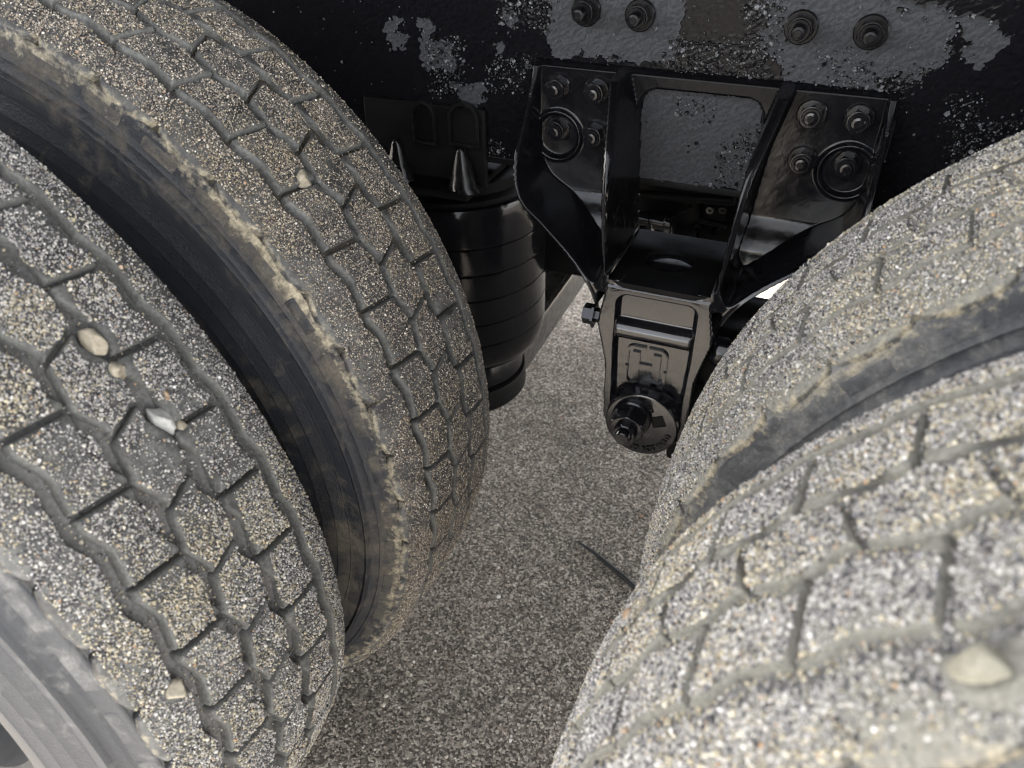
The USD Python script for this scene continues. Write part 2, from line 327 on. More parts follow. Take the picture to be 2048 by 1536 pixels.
# ------------------------------------------------------------------ tyres
TR, TW, NB = 0.500, 0.2155, 50
PITCHA = 2*math.pi/NB
def crown(y):
    q = np.minimum(np.abs(y)/(TW/2), 1.15); return TR - .006*q**2 - .0124*q**8
def zig(k, phase):
    """groove centre line: trapezoid zigzag, k = turns in pitches"""
    t = (k + phase) % 1.0
    z_ = np.where(t < .66, t/.66*2 - 1, 1 - (t - .66)/.34*2)
    return np.clip(z_*1.12, -1, 1)
GROOVES = (-.070, -.0225, .0225, .070)                 # centre lines from outboard to inboard
GAMP = (.0030, .0045, .0045, .0026); GPH = (.10, .62, .12, .60)
def groove_y(i, th, ph): return GROOVES[i] + GAMP[i]*zig(th/PITCHA, GPH[i] + ph)
def build_wheel(name, xc, y_mid, facing, phases, label, groove_depth, groove_w, mats, grit_spec, seed, dust_side, clay_amt, blotch=.5):
    """tyre with its axis along y. facing: +1 when its tread faces +x (angles near 0), -1 when it faces -x"""
    loc = np.array([xc, y_mid, 0.0]); w = holder(name, loc, label, 'wheel', 'dual truck wheels')
    r = np.random.default_rng(seed); tread, side = mats
    def place(th, y, rad): return np.stack([xc + rad*np.cos(th), y_mid + y, TR + rad*np.sin(th)], -1)
    # casing: one lathe from the outboard bead over the tread to the inboard bead
    hw = TW/2; sh = crown(hw)
    half = [(hw - .012, .300), (hw + .004, .318), (hw + .018, .34), (hw + .0255, .362), (hw + .0275, .380)]
    for rr in (.386, .399, .412, .425):                   # fine moulded rings on the sidewall
        b = hw + .0275 - 2.6*max(rr - .385, 0)**2 - (rr - .385)*.22; half += [(b, rr - .0018), (b + .0008, rr - .0005), (b + .0008, rr + .0005), (b - .0003, rr + .0018)]
    half += [(hw + .0145, .4405), (hw + .0135, .4425), (hw + .0165, .4435), (hw + .0168, .4452), (hw + .0125, .4462), (hw + .0095, .4475), (hw + .0068, .4550), (hw + .0082, .4560), (hw + .0080, .4572), (hw + .0058, .4580), (hw + .0035, .465), (hw + .0015, .4745), (hw - .0005, sh - .003), (hw - .004, sh - groove_depth*.6)]
    inner = [(y, crown(y) - groove_depth) for y in np.linspace(hw - .009, 0, 8)]
    up = [(-a, b) for a, b in half] + [(-a, b) for a, b in inner]; prof = np.array(up + [(-a, b) for a, b in up[::-1]][1:])
    ntheta = 300; th = np.linspace(0, 2*math.pi, ntheta, endpoint=False)
    T, Yp = np.meshgrid(th, prof[:, 0], indexing='ij'); Rp = np.broadcast_to(prof[None, :, 1], T.shape)
    V = place(T, Yp, Rp).reshape(-1, 3)
    F = grid_faces(ntheta, len(prof), True); F = np.vstack([F[:, [0, 2, 1]], F[:, [0, 3, 2]]])
    ay, rr = np.abs(Yp), Rp
    is_tread = ay < hw - .003
    dust = np.where(is_tread, .95, dust_side*ss(.30, .47, rr) + .10*ss(.455, .475, rr)); big = fbm(np.stack([T*3, Yp*14, Rp*14], -1).reshape(-1, 3), 1.3).reshape(T.shape)
    dust = dust + np.where(is_tread, 0, blotch*big)
    clay = np.where(is_tread, -.2, clay_amt*.85*(ss(.452, .4745, rr)) - .25 + .45*big)
    part('casing', (V, F), side, w, mask=np.stack([dust, clay, 0*dust], -1).reshape(-1, 3))
    # blocks: three rows of fifty
    gh = groove_w/2; sip = .0046/TR
    nu = np.array([0, 0, .035, .10, .19, .28, .37, .46, .55, .64, .73, .82, .90, .965, 1, 1]); nvv = np.array([0, 0, .05, .16, .33, .5, .67, .84, .95, 1, 1])
    eu = np.array([2, 1, 0] + [0]*(len(nu) - 6) + [0, 1, 2]); ev = np.array([2, 1, 0] + [0]*(len(nvv) - 6) + [0, 1, 2])
    E = np.maximum(eu[:, None], ev[None])
    slant = (-.10, .17, -.09)                               # sipe slant in pitches across each row
    fb = grid_faces(len(nu), len(nvv)); fb = np.vstack([fb[:, [0, 2, 1]], fb[:, [0, 3, 2]]])
    tops = []
    for row in range(3):
        base_off = (phases[2], phases[1], phases[0])[row]     # row 0 lies outboard
        for k in range(NB):
            c0 = base_off + k*PITCHA
            a0 = c0 + sip/2 + slant[row]*PITCHA*(nvv - .5); a1 = c0 + PITCHA - sip/2 + slant[row]*PITCHA*(nvv - .5)
            TH = a0[None] + (a1 - a0)[None]*nu[:, None]
            TH = TH + r.normal()*.0006
            ph = -base_off/PITCHA
            yl = groove_y(row, TH, ph) + gh; yr = groove_y(row + 1, TH, ph) - gh
            Yb = yl + (yr - yl)*nvv[None]
            inset = np.where(E == 2, -.0007, np.where(E == 1, .0003, 0))
            rad = crown(Yb) - np.where(E == 2, groove_depth + .001, np.where(E == 1, .0022, 0.0))
            P = place(TH, Yb, rad)
            nz = fbm(P.reshape(-1, 3), 90).reshape(TH.shape)
            rad = rad + np.where(E == 2, 0, .0009*nz + r.normal()*.0003)
            P = place(TH, Yb, rad)
            dm = np.where(E == 2, 1.0, np.where(E == 1, .75, grit_spec['dust'])) + 0*rad
            part('tread_block', (P.reshape(-1, 3), fb), tread, w, mask=np.stack([dm, 0*dm + grit_spec['clay'], 0*dm], -1).reshape(-1, 3))
    # shoulder ribs: the two outer rings, wavy on the groove side and notched on the outer edge
    ns = NB*18; ths = np.linspace(0, 2*math.pi, ns, endpoint=False)
    for s in (-1, 1):
        gi = 0 if s < 0 else 3; ph = -(phases[2] if s < 0 else phases[0])/PITCHA
        yin = groove_y(gi, ths, ph) + s*gh
        notch = ((ths/PITCHA + ph + .25) % 1.0); cut = (1 - ss(.03, .06, np.minimum(notch, 1 - notch)))
        yout = s*(hw + .001 - .0050*(2*np.abs(notch - .5))**3 - .010*cut*(.6 + .4*np.sin(ths*7.3))) + s*.0012*fbm(np.stack([ths*40, 0*ths, 0*ths + s], -1), 1.0)
        prs = [(0, 2), (0, 1), (.06, 0), (.2, 0), (.36, 0), (.52, 0), (.68, 0), (.82, 0), (.92, 0), (.985, 0), (1.0, 1), (1.0, 3)]
        rows = []; em = []
        for q, e in prs:
            yy = yin + (yout - yin)*q; rd = crown(yy) - {0: 0, 1: .0022, 2: groove_depth + .001, 3: .017}[e]
            nz = fbm(place(ths, yy, rd), 90); rows.append(place(ths, yy, rd + (.0010*nz if e in (0, 1) else 0))); em.append((e, q))
        Vr = np.stack(rows, 1); Fr = grid_faces(ns, len(prs), True)
        Fr = np.vstack([Fr[:, [0, 2, 1]], Fr[:, [0, 3, 2]]]) if s < 0 else np.vstack([Fr[:, [0, 1, 2]], Fr[:, [0, 2, 3]]])
        Fr = Fr if s > 0 else Fr
        dm = np.stack([np.full(ns, 1.0 if e == 2 else .12 if e == 3 else .25 if (e == 1 and q > .5) else .7 if e == 1 else grit_spec['dust']) for e, q in em], 1)
        cl = np.stack([np.full(ns, (-.2 if q < .80 else -.10 + .35*clay_amt if q < .95 else -.02 + .55*clay_amt) if e != 3 else -.12 + clay_amt*.45) for e, q in em], 1)
        cl = cl if s < 0 else cl - .25
        # outward facing normals
        tm = trimesh.Trimesh(Vr.reshape(-1, 3), Fr, process=False)
        mid = tm.triangles_center - np.array([xc, y_mid, TR]); mid[:, 1] = 0
        if (np.einsum('ij,ij->i', tm.face_normals, mid) > 0).mean() < .5: Fr = Fr[:, ::-1]
        part('shoulder_rib', (Vr.reshape(-1, 3), Fr), tread, w, mask=np.stack([dm, cl, 0*dm], -1).reshape(-1, 3))
    # small moulded lugs below the outboard shoulder, one per pitch
    for k in range(NB):
        c0 = phases[2] + (k + .5)*PITCHA
        for y_s in (-1,):
            tt = c0 + np.array([-.33, .33, .31, -.31])*PITCHA; q = [.4730, .4730, .460, .460]
            o = [(hw + .0016), (hw + .0016), (hw + .0052), (hw + .0052)]
            bot = place(tt, y_s*(np.array(o) - .0008), np.array(q)); top = place((tt - c0)*.86 + c0, y_s*(np.array(o) + .0009), np.array(q) + np.array([-.002, -.002, .002, .002]))
            v = np.vstack([bot, top]); f = [[4, 5, 6], [4, 6, 7], [0, 1, 5], [0, 5, 4], [1, 2, 6], [1, 6, 5], [2, 3, 7], [2, 7, 6], [3, 0, 4], [3, 4, 7]]
            lm = trimesh.Trimesh(v, f, process=False)
            if lm.face_normals[0][1]*y_s < 0: lm.invert()
            part('shoulder_lug', lm, side, w, mask=np.tile([[r.uniform(.40, .58), clay_amt*.5 - r.uniform(.30, .55), 0]], (8, 1)))
    # steel rim
    part('rim', lathe([(.02, -.02), (.10, -.02), (.16, -.035), (.215, -.03), (.235, .03), (.272, .06), (.285, .095), (.302, .099), (.305, .094), (.288, .088), (.276, .05), (.276, -.085), (.288, -.093), (.305, -.099)], 72, 'y', (xc, y_mid, TR)), M['steel_rim'], w)
    # grit stuck to the tread
    g = grit_spec; n = g['n']
    lo, hi = g['theta']; t = r.uniform(lo, hi, n); y = r.uniform(-hw + .003, hw - .003, n)
    ph3 = [-phases[2]/PITCHA, -phases[1]/PITCHA, -phases[1]/PITCHA, -phases[0]/PITCHA]
    ing = np.zeros(n, bool)
    for i in range(4): ing |= np.abs(y - groove_y(i, t, ph3[i])) < gh + .0012
    for row in range(3):
        b0 = (phases[2], phases[1], phases[0])[row]; inr = (y > groove_y(row, t, ph3[row]) ) & (y < groove_y(row + 1, t, ph3[row + 1]))
        fr_ = (y - GROOVES[row])/(GROOVES[row + 1] - GROOVES[row]); q = ((t - b0)/PITCHA - slant[row]*(fr_ - .5)) % 1.0
        ing |= inr & (np.minimum(q, 1 - q)*PITCHA*TR < .0034)
    pos = place(t, y, crown(y)); dens = 1.3*fbm(pos, 9) + 1.2*fbm(pos, 28) + .6*fbm(pos, 80)
    keep = np.where(ing, r.random(n) < g['groove'], r.random(n) < np.clip(g['cover'] + .55*dens, .05, 1))
    keep &= ~((y > GROOVES[3] + gh) & (r.random(n) < g['inboard_bare']))
    t, y, ing = t[keep], y[keep], ing[keep]; rad = crown(y) - np.where(ing, groove_depth*.9, 0) + .0002
    size = np.clip(r.lognormal(math.log(g['size']), .32, len(t)), .0005, .0034)
    N = np.stack([np.cos(t), 0*t, np.sin(t)], 1)
    far = np.ones(len(t), bool)
    for pp, pr_ in PEBBLES: far &= np.linalg.norm(place(t, y, rad) - pp, axis=1) > pr_*1.1
    near_edge = np.zeros(len(t))
    for i in range(4): near_edge = np.maximum(near_edge, np.exp(-np.clip(y - groove_y(i, t, ph3[i]) - gh, 0, 1)/.005)*(y > groove_y(i, t, ph3[i])))
    near_edge = np.maximum(near_edge, np.exp(-np.clip(y + hw, 0, 1)/.007))
    yellow = far & (r.random(len(t)) < np.clip(.13 + .75*fbm(pos[keep], 15) + .40*near_edge, 0, .8)); far &= ~yellow
    scatter('sand', w, place(t, y, rad)[yellow], N[yellow], size[yellow]*1.08, M[g.get('sand', 'sand')], seed + 90)
    scatter('grit', w, place(t, y, rad)[far], N[far], size[far], M[g.get('mat', 'grit')], seed + 50)
    return w
D = math.radians
XLI, XLO, XRI, XRO = -.6062, -.6258, .6185, .6140
def ph(*a): return tuple(D(x) for x in a)
LEFT = (-40, 82); RIGHT = (98, 225)
# stones wedged in the grooves
def wedged(pix, xc, rad, size, mat, label, seed, sq=(1.3, .8, .7)):
    o = CAM; d = F_ + (pix[0] - 1024)/FPX*R_ - (pix[1] - 768)/FPX*U_
    ox, oz = o[0] - xc, o[2] - TR; a = d[0]**2 + d[2]**2; b = 2*(ox*d[0] + oz*d[2]); c = ox*ox + oz*oz - rad*rad
    t = (-b - math.sqrt(max(b*b - 4*a*c, 0)))/(2*a); P = o + t*d
    if mat is None: return P
    s = pebble(seed*13 + 5, 2, sq, .10); s.apply_scale(size)
    th = math.atan2(P[2] - TR, P[0] - xc); s.apply_transform(trimesh.transformations.rotation_matrix(math.pi/2 - th, [0, 1, 0])); s.apply_translation(P)
    return tag(part('pebble', s, mat, smooth=50), label, 'stone')
PEBBLES = [(wedged(q, x, .497, 0, None, '', 0), r_) for q, x, r_ in (((188, 688), XLO, .014), ((233, 740), XLO, .008), ((322, 840), XLO, .013), ((354, 1382), XLO, .009), ((605, 357), XLI, .009), ((1970, 1322), XRO, .014))]
build_wheel('truck_wheel', XLO, -.153, 1, ph(6.8, 2.9, 6.4), 'front left outer wheel with clear zigzag tread blocks packed with grit, nearest on the left', .0110, .0112, (M['tread'], M['slate']),
            dict(n=230000, theta=(D(LEFT[0]), D(LEFT[1])), groove=.05, cover=.72, inboard_bare=.25, size=.00072, dust=.55, clay=-.3), 11, .34, .55, .25)
build_wheel('truck_wheel', XLI, .157, 1, ph(5.0, 1.1, 4.6), 'left inner wheel with black smeared sidewall and a yellow clay line along its shoulder', .0100, .0090, (M['tread'], M['inner_wall']),
            dict(n=230000, theta=(D(LEFT[0]), D(LEFT[1])), groove=.05, cover=.62, inboard_bare=.75, size=.00066, mat='grit_dark', sand='sand_dark', dust=.45, clay=-.3), 12, .40, .95)
build_wheel('truck_wheel', XRI, .145, -1, ph(2.0, 5.0, 0.5), 'right inner wheel behind the nearest tyre, its worn tread caked smooth with sand', .0042, .0062, (M['sandy'], M['slate']),
            dict(n=230000, theta=(D(RIGHT[0]), D(RIGHT[1])), groove=.45, cover=.78, inboard_bare=.15, size=.00074, mat='grit', dust=.85, clay=-.2), 13, .45, .80, .3)
build_wheel('truck_wheel', XRO, -.157, -1, ph(4.0, .5, 3.0), 'blurred sand covered wheel in the near right corner, closest to the viewer', .0060, .0098, (M['sandy'], M['slate']),
            dict(n=230000, theta=(D(RIGHT[0]), D(RIGHT[1])), groove=.25, cover=.85, inboard_bare=.0, size=.00082, dust=.80, clay=-.2), 14, .5, .7, .3)

wedged((188, 688), XLO, .4965, .0096, M['stone_yellow'], 'large cream pebble wedged in the tread groove, biggest on the left outer tyre', 1)
wedged((233, 740), XLO, .496, .0085, M['stone_yellow'], 'small tan pebble in the groove just below the large cream one', 2, (1, .9, .8))
wedged((322, 840), XLO, .4950, .0098, M['stone_white'], 'white grey oval pebble wedged in the left outer tyre groove', 3, (1.5, .75, .7))
wedged((366, 858), XLO, .496, .006, M['stone_yellow'], 'tiny ochre pebble beside the white grey oval one', 4)
wedged((354, 1382), XLO, .496, .009, M['stone_yellow'], 'square yellow pebble low down in the left outer tyre groove', 5, (1, .9, .8))
wedged((605, 357), XLI, .497, .0095, M['stone_yellow'], 'cream pebble stuck between tread blocks of the left inner tyre', 6, (1, .9, .8))
wedged((330, 792), XLO, .498, .0045, M['stone_brown'], 'speck of brown stone on the left outer tread', 7)
wedged((1965, 1325), XRO, .4975, .0082, M['stone_dusty'], 'blurred cream pebble on the nearest right tyre', 8, (1.35, .95, .9))
wedged((1255, 1228), XRO, .500, .0045, M['stone_brown'], 'small tan pebble on the lit edge of the nearest right tyre', 9)

# ------------------------------------------------------------------ frame rail with peeling paint
RY = .497
def rail():
    xs = np.arange(-1.15, .95, .0016); zs = np.arange(.722, 1.06, .0016)
    X, Z = np.meshgrid(xs, zs, indexing='ij'); P = np.stack([X, 0*X, Z], -1).reshape(-1, 3)
    def poly(pts): return Polygon([tuple(at(px, py, Y=RY)[[0, 2]]) for px, py in pts])
    patches = [[(1092, 60), (1100, -60), (1375, -60), (1362, 30), (1352, 70), (1360, 128), (1280, 124), (1200, 118), (1100, 110)],
               [(1525, -60), (1700, -60), (1800, 10), (1905, 20), (1915, 80), (1905, 115), (1850, 150), (1790, 165), (1700, 190), (1620, 175), (1560, 150), (1545, 110), (1520, 70), (1540, 20)],
               [(1240, 150), (1560, 200), (1560, 340), (1500, 385), (1250, 365)],
               [(772, 55), (790, 38), (802, 45), (800, 62), (815, 70), (815, 90), (785, 95)], [(842, 48), (860, 42), (872, 60), (862, 78), (908, 90), (905, 125), (880, 140), (848, 140)],
               [(1005, 20), (1028, 18), (1032, 45), (1018, 55)], [(990, 85), (1003, 85), (1002, 100), (992, 100)], [(905, 165), (960, 175), (970, 205), (950, 215), (915, 190)],
               [(1925, 40), (1985, 40), (2010, 90), (1960, 130), (1930, 110)], [(1050, 128), (1500, 185), (1500, 196), (1050, 142)]]
    crumbs = [[(1500, 5), (1560, 5), (1560, 90), (1525, 125), (1500, 100)], [(1330, 120), (1470, 135), (1480, 165), (1350, 150)], [(1640, 110), (1740, 110), (1760, 165), (1680, 190)],
              [(1700, 150), (1860, 140), (1800, 200), (1720, 210)], [(980, 130), (1060, 120), (1040, 175), (985, 180)], [(1000, 0), (1100, 0), (1095, 60), (1010, 40)],
              [(860, 80), (930, 80), (920, 180), (870, 190)], [(1350, 80), (1520, 90), (1540, 160), (1400, 150)], [(1450, 290), (1530, 250), (1520, 360), (1430, 370)], [(1360, 200), (1420, 200), (1420, 235), (1365, 230)],
              [(1900, 200), (1960, 200), (1960, 330), (1900, 330)], [(960, 285), (1010, 290), (1010, 310), (960, 305)], [(1970, 250), (2048, 240), (2048, 280), (1980, 275)]]
    pt = shapely.points(P[:, 0], P[:, 2])
    def soft(polys, s):
        u = unary_union([poly(q).buffer(0) for q in polys]); dist = shapely.distance(pt, u) - np.where(shapely.contains(u, pt), shapely.distance(pt, u.boundary), 0)
        return dist
    d1, d2 = soft(patches, 1), soft(crumbs, 1)
    nz = fbm(P, 55); n2 = fbm(P, 190)
    d1 = d1 + .015*nz + .011*n2
    patch = ss(.002, -.002, d1); patch = 1 - ss(-.0025, .0025, d1)
    edge = np.exp(-(d1/.005)**2)
    cr = np.clip((1 - ss(-.006, .012, d2 + .01*nz)) + .5*edge*(nz > -.05) + .12, 0, 1)
    n3 = fbm(P, 330)
    lift = .0010*patch + cr*.0026*np.maximum(n3 + .05, 0) + .0003*n2 + .0002*n3
    V = P.copy(); V[:, 1] = RY - lift
    nx, nz_ = len(xs), len(zs); F = grid_faces(nx, nz_); F = np.vstack([F[:, [0, 1, 2]], F[:, [0, 2, 3]]])
    global FLAKES; FLAKES = (V, cr, patch)
    return (V, F), np.stack([patch, cr, 0*cr], 1)
fr = holder('frame_rail', (0, RY, .72), 'black truck frame rail with flaking grey patches above the bracket', 'frame rail')
rm, rmask = rail()
part('web', rm, M['rail'], fr, mask=rmask)
V, cr, pat_ = FLAKES; r = np.random.default_rng(21)
kk = np.nonzero(r.random(len(V)) < .34*np.clip(cr - .10, 0, 1)**1.3 + .003)[0]; kk = kk[(V[kk, 0] > -.75) & (V[kk, 0] < .6)]
scatter('paint_flakes', fr, V[kk] + r.normal(size=(len(kk), 3))*.0006, np.tile([0, -1.0, 0], (len(kk), 1)), np.clip(r.lognormal(math.log(.00115), .5, len(kk)), .0004, .0034), M['flake'], 22)
part('lower_flange', rbox((-1.15, RY + .0005, .712), (.95, RY + .09, .7215), .003), M['under'], fr)
def fastener(parent, c, y, rw, rn, rs, hn, hs, name='bolt', rot=.3, step=True, mat='bolt'):
    """washer, nut and stud on a vertical plate, pointing at -y"""
    b = part(name, lathe([(.0005, y - .0045), (rw*.93, y - .0045), (rw, y - .0035), (rw, y + .001)], 40, 'y', (c[0], 0, c[1])), M[mat], parent)
    part('nut', hex_nut_y(c, rn, y - .004 - hn, y - .004, rot), M[mat], b)
    if step: part('collar', lathe([(.0005, y - .006 - hn), (rn*.74, y - .006 - hn), (rn*.82, y - .003 - hn), (rn*.82, y - .002)], 32, 'y', (c[0], 0, c[1])), M[mat], b)
    e = y - .004 - hn - hs
    pr = [(.0005, e), (rs*.45, e), (rs*.5, e + .001), (rs*.85, e + .0015), (rs, e + .003)]
    for k in range(int((hs - .003)/.0016)): pr += [(rs, e + .003 + k*.0016), (rs*.93, e + .0038 + k*.0016)]
    pr += [(rs, y)]
    part('stud', lathe(pr, 28, 'y', (c[0], 0, c[1])), M[mat], b)
    return b
for px, py in ((1160, 35), (1268, 45), (1590, 70), (1730, 80)):
    c = at(px, py, Y=.485)
    fastener(fr, (c[0] + .004, c[2] + .006), RY - .001, .0172, .0138, .0072, .013, .017, 'rail_bolt', rng.uniform(0, 1), mat='rail_bolt')
c = at(1291, 134, Y=RY)
part('drain_hole', lathe([(.0005, RY + .004), (.005, RY + .004), (.005, RY - .001), (.0068, RY - .0014), (.0075, RY)], 24, 'y', (c[0], 0, c[2])), M['under'], fr)
c0_, c1_ = at(1362, 85, Y=RY), at(1498, 92, Y=RY)
part('weld_seam', tube([c0_ + [0, -.0004, 0], (c0_ + c1_)/2 + [0, -.0012, 0], c1_ + [0, -.0004, 0]], .0012, 8), M['rail'], fr)

# ------------------------------------------------------------------ hanger bracket
CX = .054; PY = .485
def seg_dist(X, Z, pts):
    """distance to a polyline and the interpolated third column there"""
    best = np.full(X.shape, 9.0); val = np.zeros(X.shape)
    for (x0, z0, h0), (x1, z1, h1) in zip(pts[:-1], pts[1:]):
        dx, dz = x1 - x0, z1 - z0; t = np.clip(((X - x0)*dx + (Z - z0)*dz)/(dx*dx + dz*dz), 0, 1)
        d = np.hypot(X - x0 - t*dx, Z - z0 - t*dz); k = d < best; best = np.where(k, d, best); val = np.where(k, h0 + t*(h1 - h0), val)
    return best, val
def smax(a, b, k=.006):
    h = np.clip(.5 + .5*(a - b)/k, 0, 1); return b + (a - b)*h + k*h*(1 - h)
def spline(pts, n=8):
    from scipy.interpolate import PchipInterpolator
    P = np.array(pts, float); s = np.r_[0, np.cumsum(np.hypot(*np.diff(P[:, :2], axis=0).T))]; q = np.linspace(0, s[-1], len(P)*n)
    return np.stack([PchipInterpolator(s, P[:, k])(q) for k in range(P.shape[1])], 1)
FL = spline([(.199, .846, .004), (.2005, .82, .018), (.2005, .79, .042), (.200, .76, .068), (.196, .735, .082), (.185, .713, .092), (.150, .688, .103), (.112, .660, .114), (.086, .633, .121), (.076, .612, .121)])
RB = spline([(.0915, .846, .045), (.084, .815, .075), (.0765, .785, .104), (.0715, .745, .120), (.066, .69, .125), (.061, .648, .124), (.061, .640, .122)])
OUT = [(.205, .852)] + [tuple(q[:2] + np.array([.005, -.002])) for q in FL[::3][1:]] + [(.0735, .585), (.066, .555), (.0605, .53), (.0585, .4615)]
bot = [(.0585*math.cos(a), .4615 + .0585*math.sin(a)) for a in np.linspace(0, -math.pi, 24)]
out_poly = Polygon(OUT + bot + [(-a, b) for a, b in OUT[::-1]]).buffer(0)
win_poly = Polygon([(.052, .831), (.0620, .827), (.0680, .818), (.0695, .80), (.060, .6475), (-.060, .6475), (-.0695, .80), (-.0680, .818), (-.0620, .827), (-.052, .831)])
def sdf(poly, X, Z):
    pt = shapely.points(X.ravel(), Z.ravel()); d = shapely.distance(pt, poly.exterior)
    return np.where(shapely.contains(poly, pt), -d, d).reshape(X.shape)
hb = holder('hanger_bracket', (CX, PY, .41), 'black cast Y shaped suspension hanger bracket bolted to the frame rail', 'bracket')
def casting():
    st = .0014; xs = np.arange(-.212, .2121, st); zs = np.arange(.396, .8641, st)
    X, Z = np.meshgrid(xs, zs, indexing='ij'); AX = np.abs(X)
    so, sw = sdf(out_poly, X, Z), sdf(win_poly, X, Z)
    Dp = .024*ss(.705, .668, Z)*(AX > .05) if False else .024*(1 - ss(.660, .702, Z))
    Dp = Dp + .010*(1 - ss(.60, .66, Z))
    # rings cast round the two lower outer bolts
    for sx in (-1, 1):
        rr = np.hypot(X - sx*.170, Z - .7655)
        Dp = Dp + .005*np.exp(-((rr - .0295)/.0026)**2) - .003*(1 - ss(.0245, .0275, rr))
    fade = ss(.846, .860, Z)
    d1, h1 = seg_dist(AX, Z, FL); d2, h2 = seg_dist(AX, Z, RB); d3, h3 = seg_dist(AX, Z, [(0, .6395, .125), (.058, .6395, .125)])
    smin = lambda p, q, k: -smax(-p, -q, k)
    e1, e2, e3 = d1 - .0042, d2 - .0054 - .001*(1 - ss(.66, .74, Z)), d3 - .0035
    wgt = [np.exp(-np.maximum(e, 0)/.005) + 1e-9 for e in (e1, e2, e3)]; hh = (wgt[0]*h1 + wgt[1]*h2 + wgt[2]*h3)/sum(wgt)
    dd = smin(smin(e1, e2, .024), e3, .026)
    ri = hh - .0035*ss(-.006, 0, dd)*(hh > .02); ri = ri*(1 - ss(0, .0042, dd)) - .02*ss(0, .0042, dd)
    Dp = smax(Dp, ri, .010)
    # lower leg: frame with a sunken panel
    leg = Polygon([(.064, .6445), (.072, .60), (.0735, .585), (.066, .555), (.0605, .53), (.0585, .4615)] + bot + [(-.0585, .4615), (-.0605, .53), (-.066, .555), (-.0735, .585), (-.072, .60), (-.064, .6445)]).buffer(0)
    sl = sdf(leg, X, Z); lg = .125*(1 - ss(-.004, .002, sl)) - .03*ss(-.004, .002, sl)
    pan = Polygon([(.047, .631), (.047, .56), (.0445, .50), (.044, .425), (-.044, .425), (-.0445, .50), (-.047, .56), (-.047, .631)]).buffer(-.012).buffer(.012)
    sp = sdf(pan, X, Z); lg = lg - .010*(1 - ss(-.0025, .0015, sp))
    bar = np.hypot(np.maximum(AX - .044, 0), 0); zz = (Z - .583)/.0115
    lg = lg + np.where((np.abs(zz) < 1.3) & (AX < .0465), .0150*np.sqrt(np.clip(1 - np.abs(zz/1.15)**2.2, 0, 1)), 0)
    lg = lg + .0025*np.clip((.575 - Z)/.1, 0, 1)*(AX < .0465)*0
    Dp = smax(Dp, lg, .004)
    Dp = np.where(Z > .846, Dp*(1 - fade) - .011*fade, Dp)
    edge = ss(-.004, .0, so); back = np.where(Z > .60, -.011, .02)
    Dp = Dp*(1 - edge) + back*edge
    ew = ss(.004, .0, sw) if False else 1 - ss(0.0, .0035, sw)
    inner_zone = (Z > .655)
    Dp = np.where(inner_zone, Dp*(1 - ew) - .011*ew, Dp)
    P = np.stack([X + CX, PY - Dp, Z], -1)
    nz = fbm(P.reshape(-1, 3), 120).reshape(X.shape)
    P[..., 1] += .00014*nz
    keepv = (so < .0012) & ~((sw < -.0012) & (Z > .648)) & ~((AX < .0565) & (Z > .6425) & (Z < .67) & (Dp < .095))
    F = grid_faces(len(xs), len(zs)); F = F[keepv.ravel()[F].all(1)]
    F = np.vstack([F[:, [0, 1, 2]], F[:, [0, 2, 3]]])
    V = P.reshape(-1, 3); used = np.unique(F); re = np.full(len(V), -1); re[used] = np.arange(len(used))
    return trimesh.Trimesh(V[used], re[F], process=False)
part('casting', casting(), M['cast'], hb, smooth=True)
# side and back closing of the lower leg (sits behind the front face)
lc = extrude_y(Polygon([(CX + a, b) for a, b in [(.060, .640), (.068, .60), (.069, .585), (.062, .555), (.0565, .53), (.0545, .4615)]] + [(CX + .93*a, .4615 + .93*(b - .4615)) for a, b in bot] + [(CX - a, b) for a, b in [(.0545, .4615), (.0565, .53), (.062, .555), (.069, .585), (.068, .60), (.060, .640)]]).buffer(0), .385, .480)
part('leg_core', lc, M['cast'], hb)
import manifold3d as mf
def shelf():
    b = mf.Manifold.cube((.120, .150, .012)).translate((CX - .060, .3615, .6345))
    hl = mf.Manifold.cylinder(.1, .0305, circular_segments=48).translate((at(1340, 525, Z=.644)[0], at(1340, 525, Z=.644)[1], .60))
    r_ = b - hl; mm = r_.to_mesh(); return trimesh.Trimesh(mm.vert_properties[:, :3], mm.tri_verts, process=False)
part('shelf', shelf(), M['under'], hb, smooth=30)
# bolts on the pads
k = 0
for sx in (-1, 1):
    for ax in (.1215, .170):
        for z in (.8185, .7675):
            k += 1
            fastener(hb, (CX + sx*ax + rng.normal()*.0006, z + .006), PY + (.004 if ax > .15 and z < .8 else 0), .0160, .0130, .0074, .013, .006, 'pad_bolt', rng.uniform(0, 1))
# emblem cast on the leg
EY = PY - .125 + .0100
ec = at(1292, 733, Y=EY); ex, ez = ec[0], ec[2]
def emblem():
    out = []
    Hh, Hw, sw_ = .0205, .0178, .0096
    H = unary_union([sbox(-Hw, -Hh, -Hw + sw_, Hh), sbox(Hw - sw_, -Hh, Hw, Hh), sbox(-Hw, -.0042, Hw, .0042)])
    out.append(H)
    ring = sbox(-.0262, -.0295, .0262, .0295).buffer(-.0105).buffer(.0105)
    band = ring.difference(ring.buffer(-.0038)).difference(unary_union([sbox(-.0016, -.04, .0016, .04).buffer(0), sbox(-.04, -.0016, .04, .0016)]))
    return H, band
H, band = emblem()
mv = lambda g: shapely.affinity.translate(shapely.affinity.rotate(g, 0, origin=(0, 0)), ex, ez)
import shapely.affinity
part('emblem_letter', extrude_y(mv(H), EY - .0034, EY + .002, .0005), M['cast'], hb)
for g in band.geoms: part('emblem_bar', extrude_y(mv(g), EY - .0038, EY + .002, .0009), M['cast'], hb)
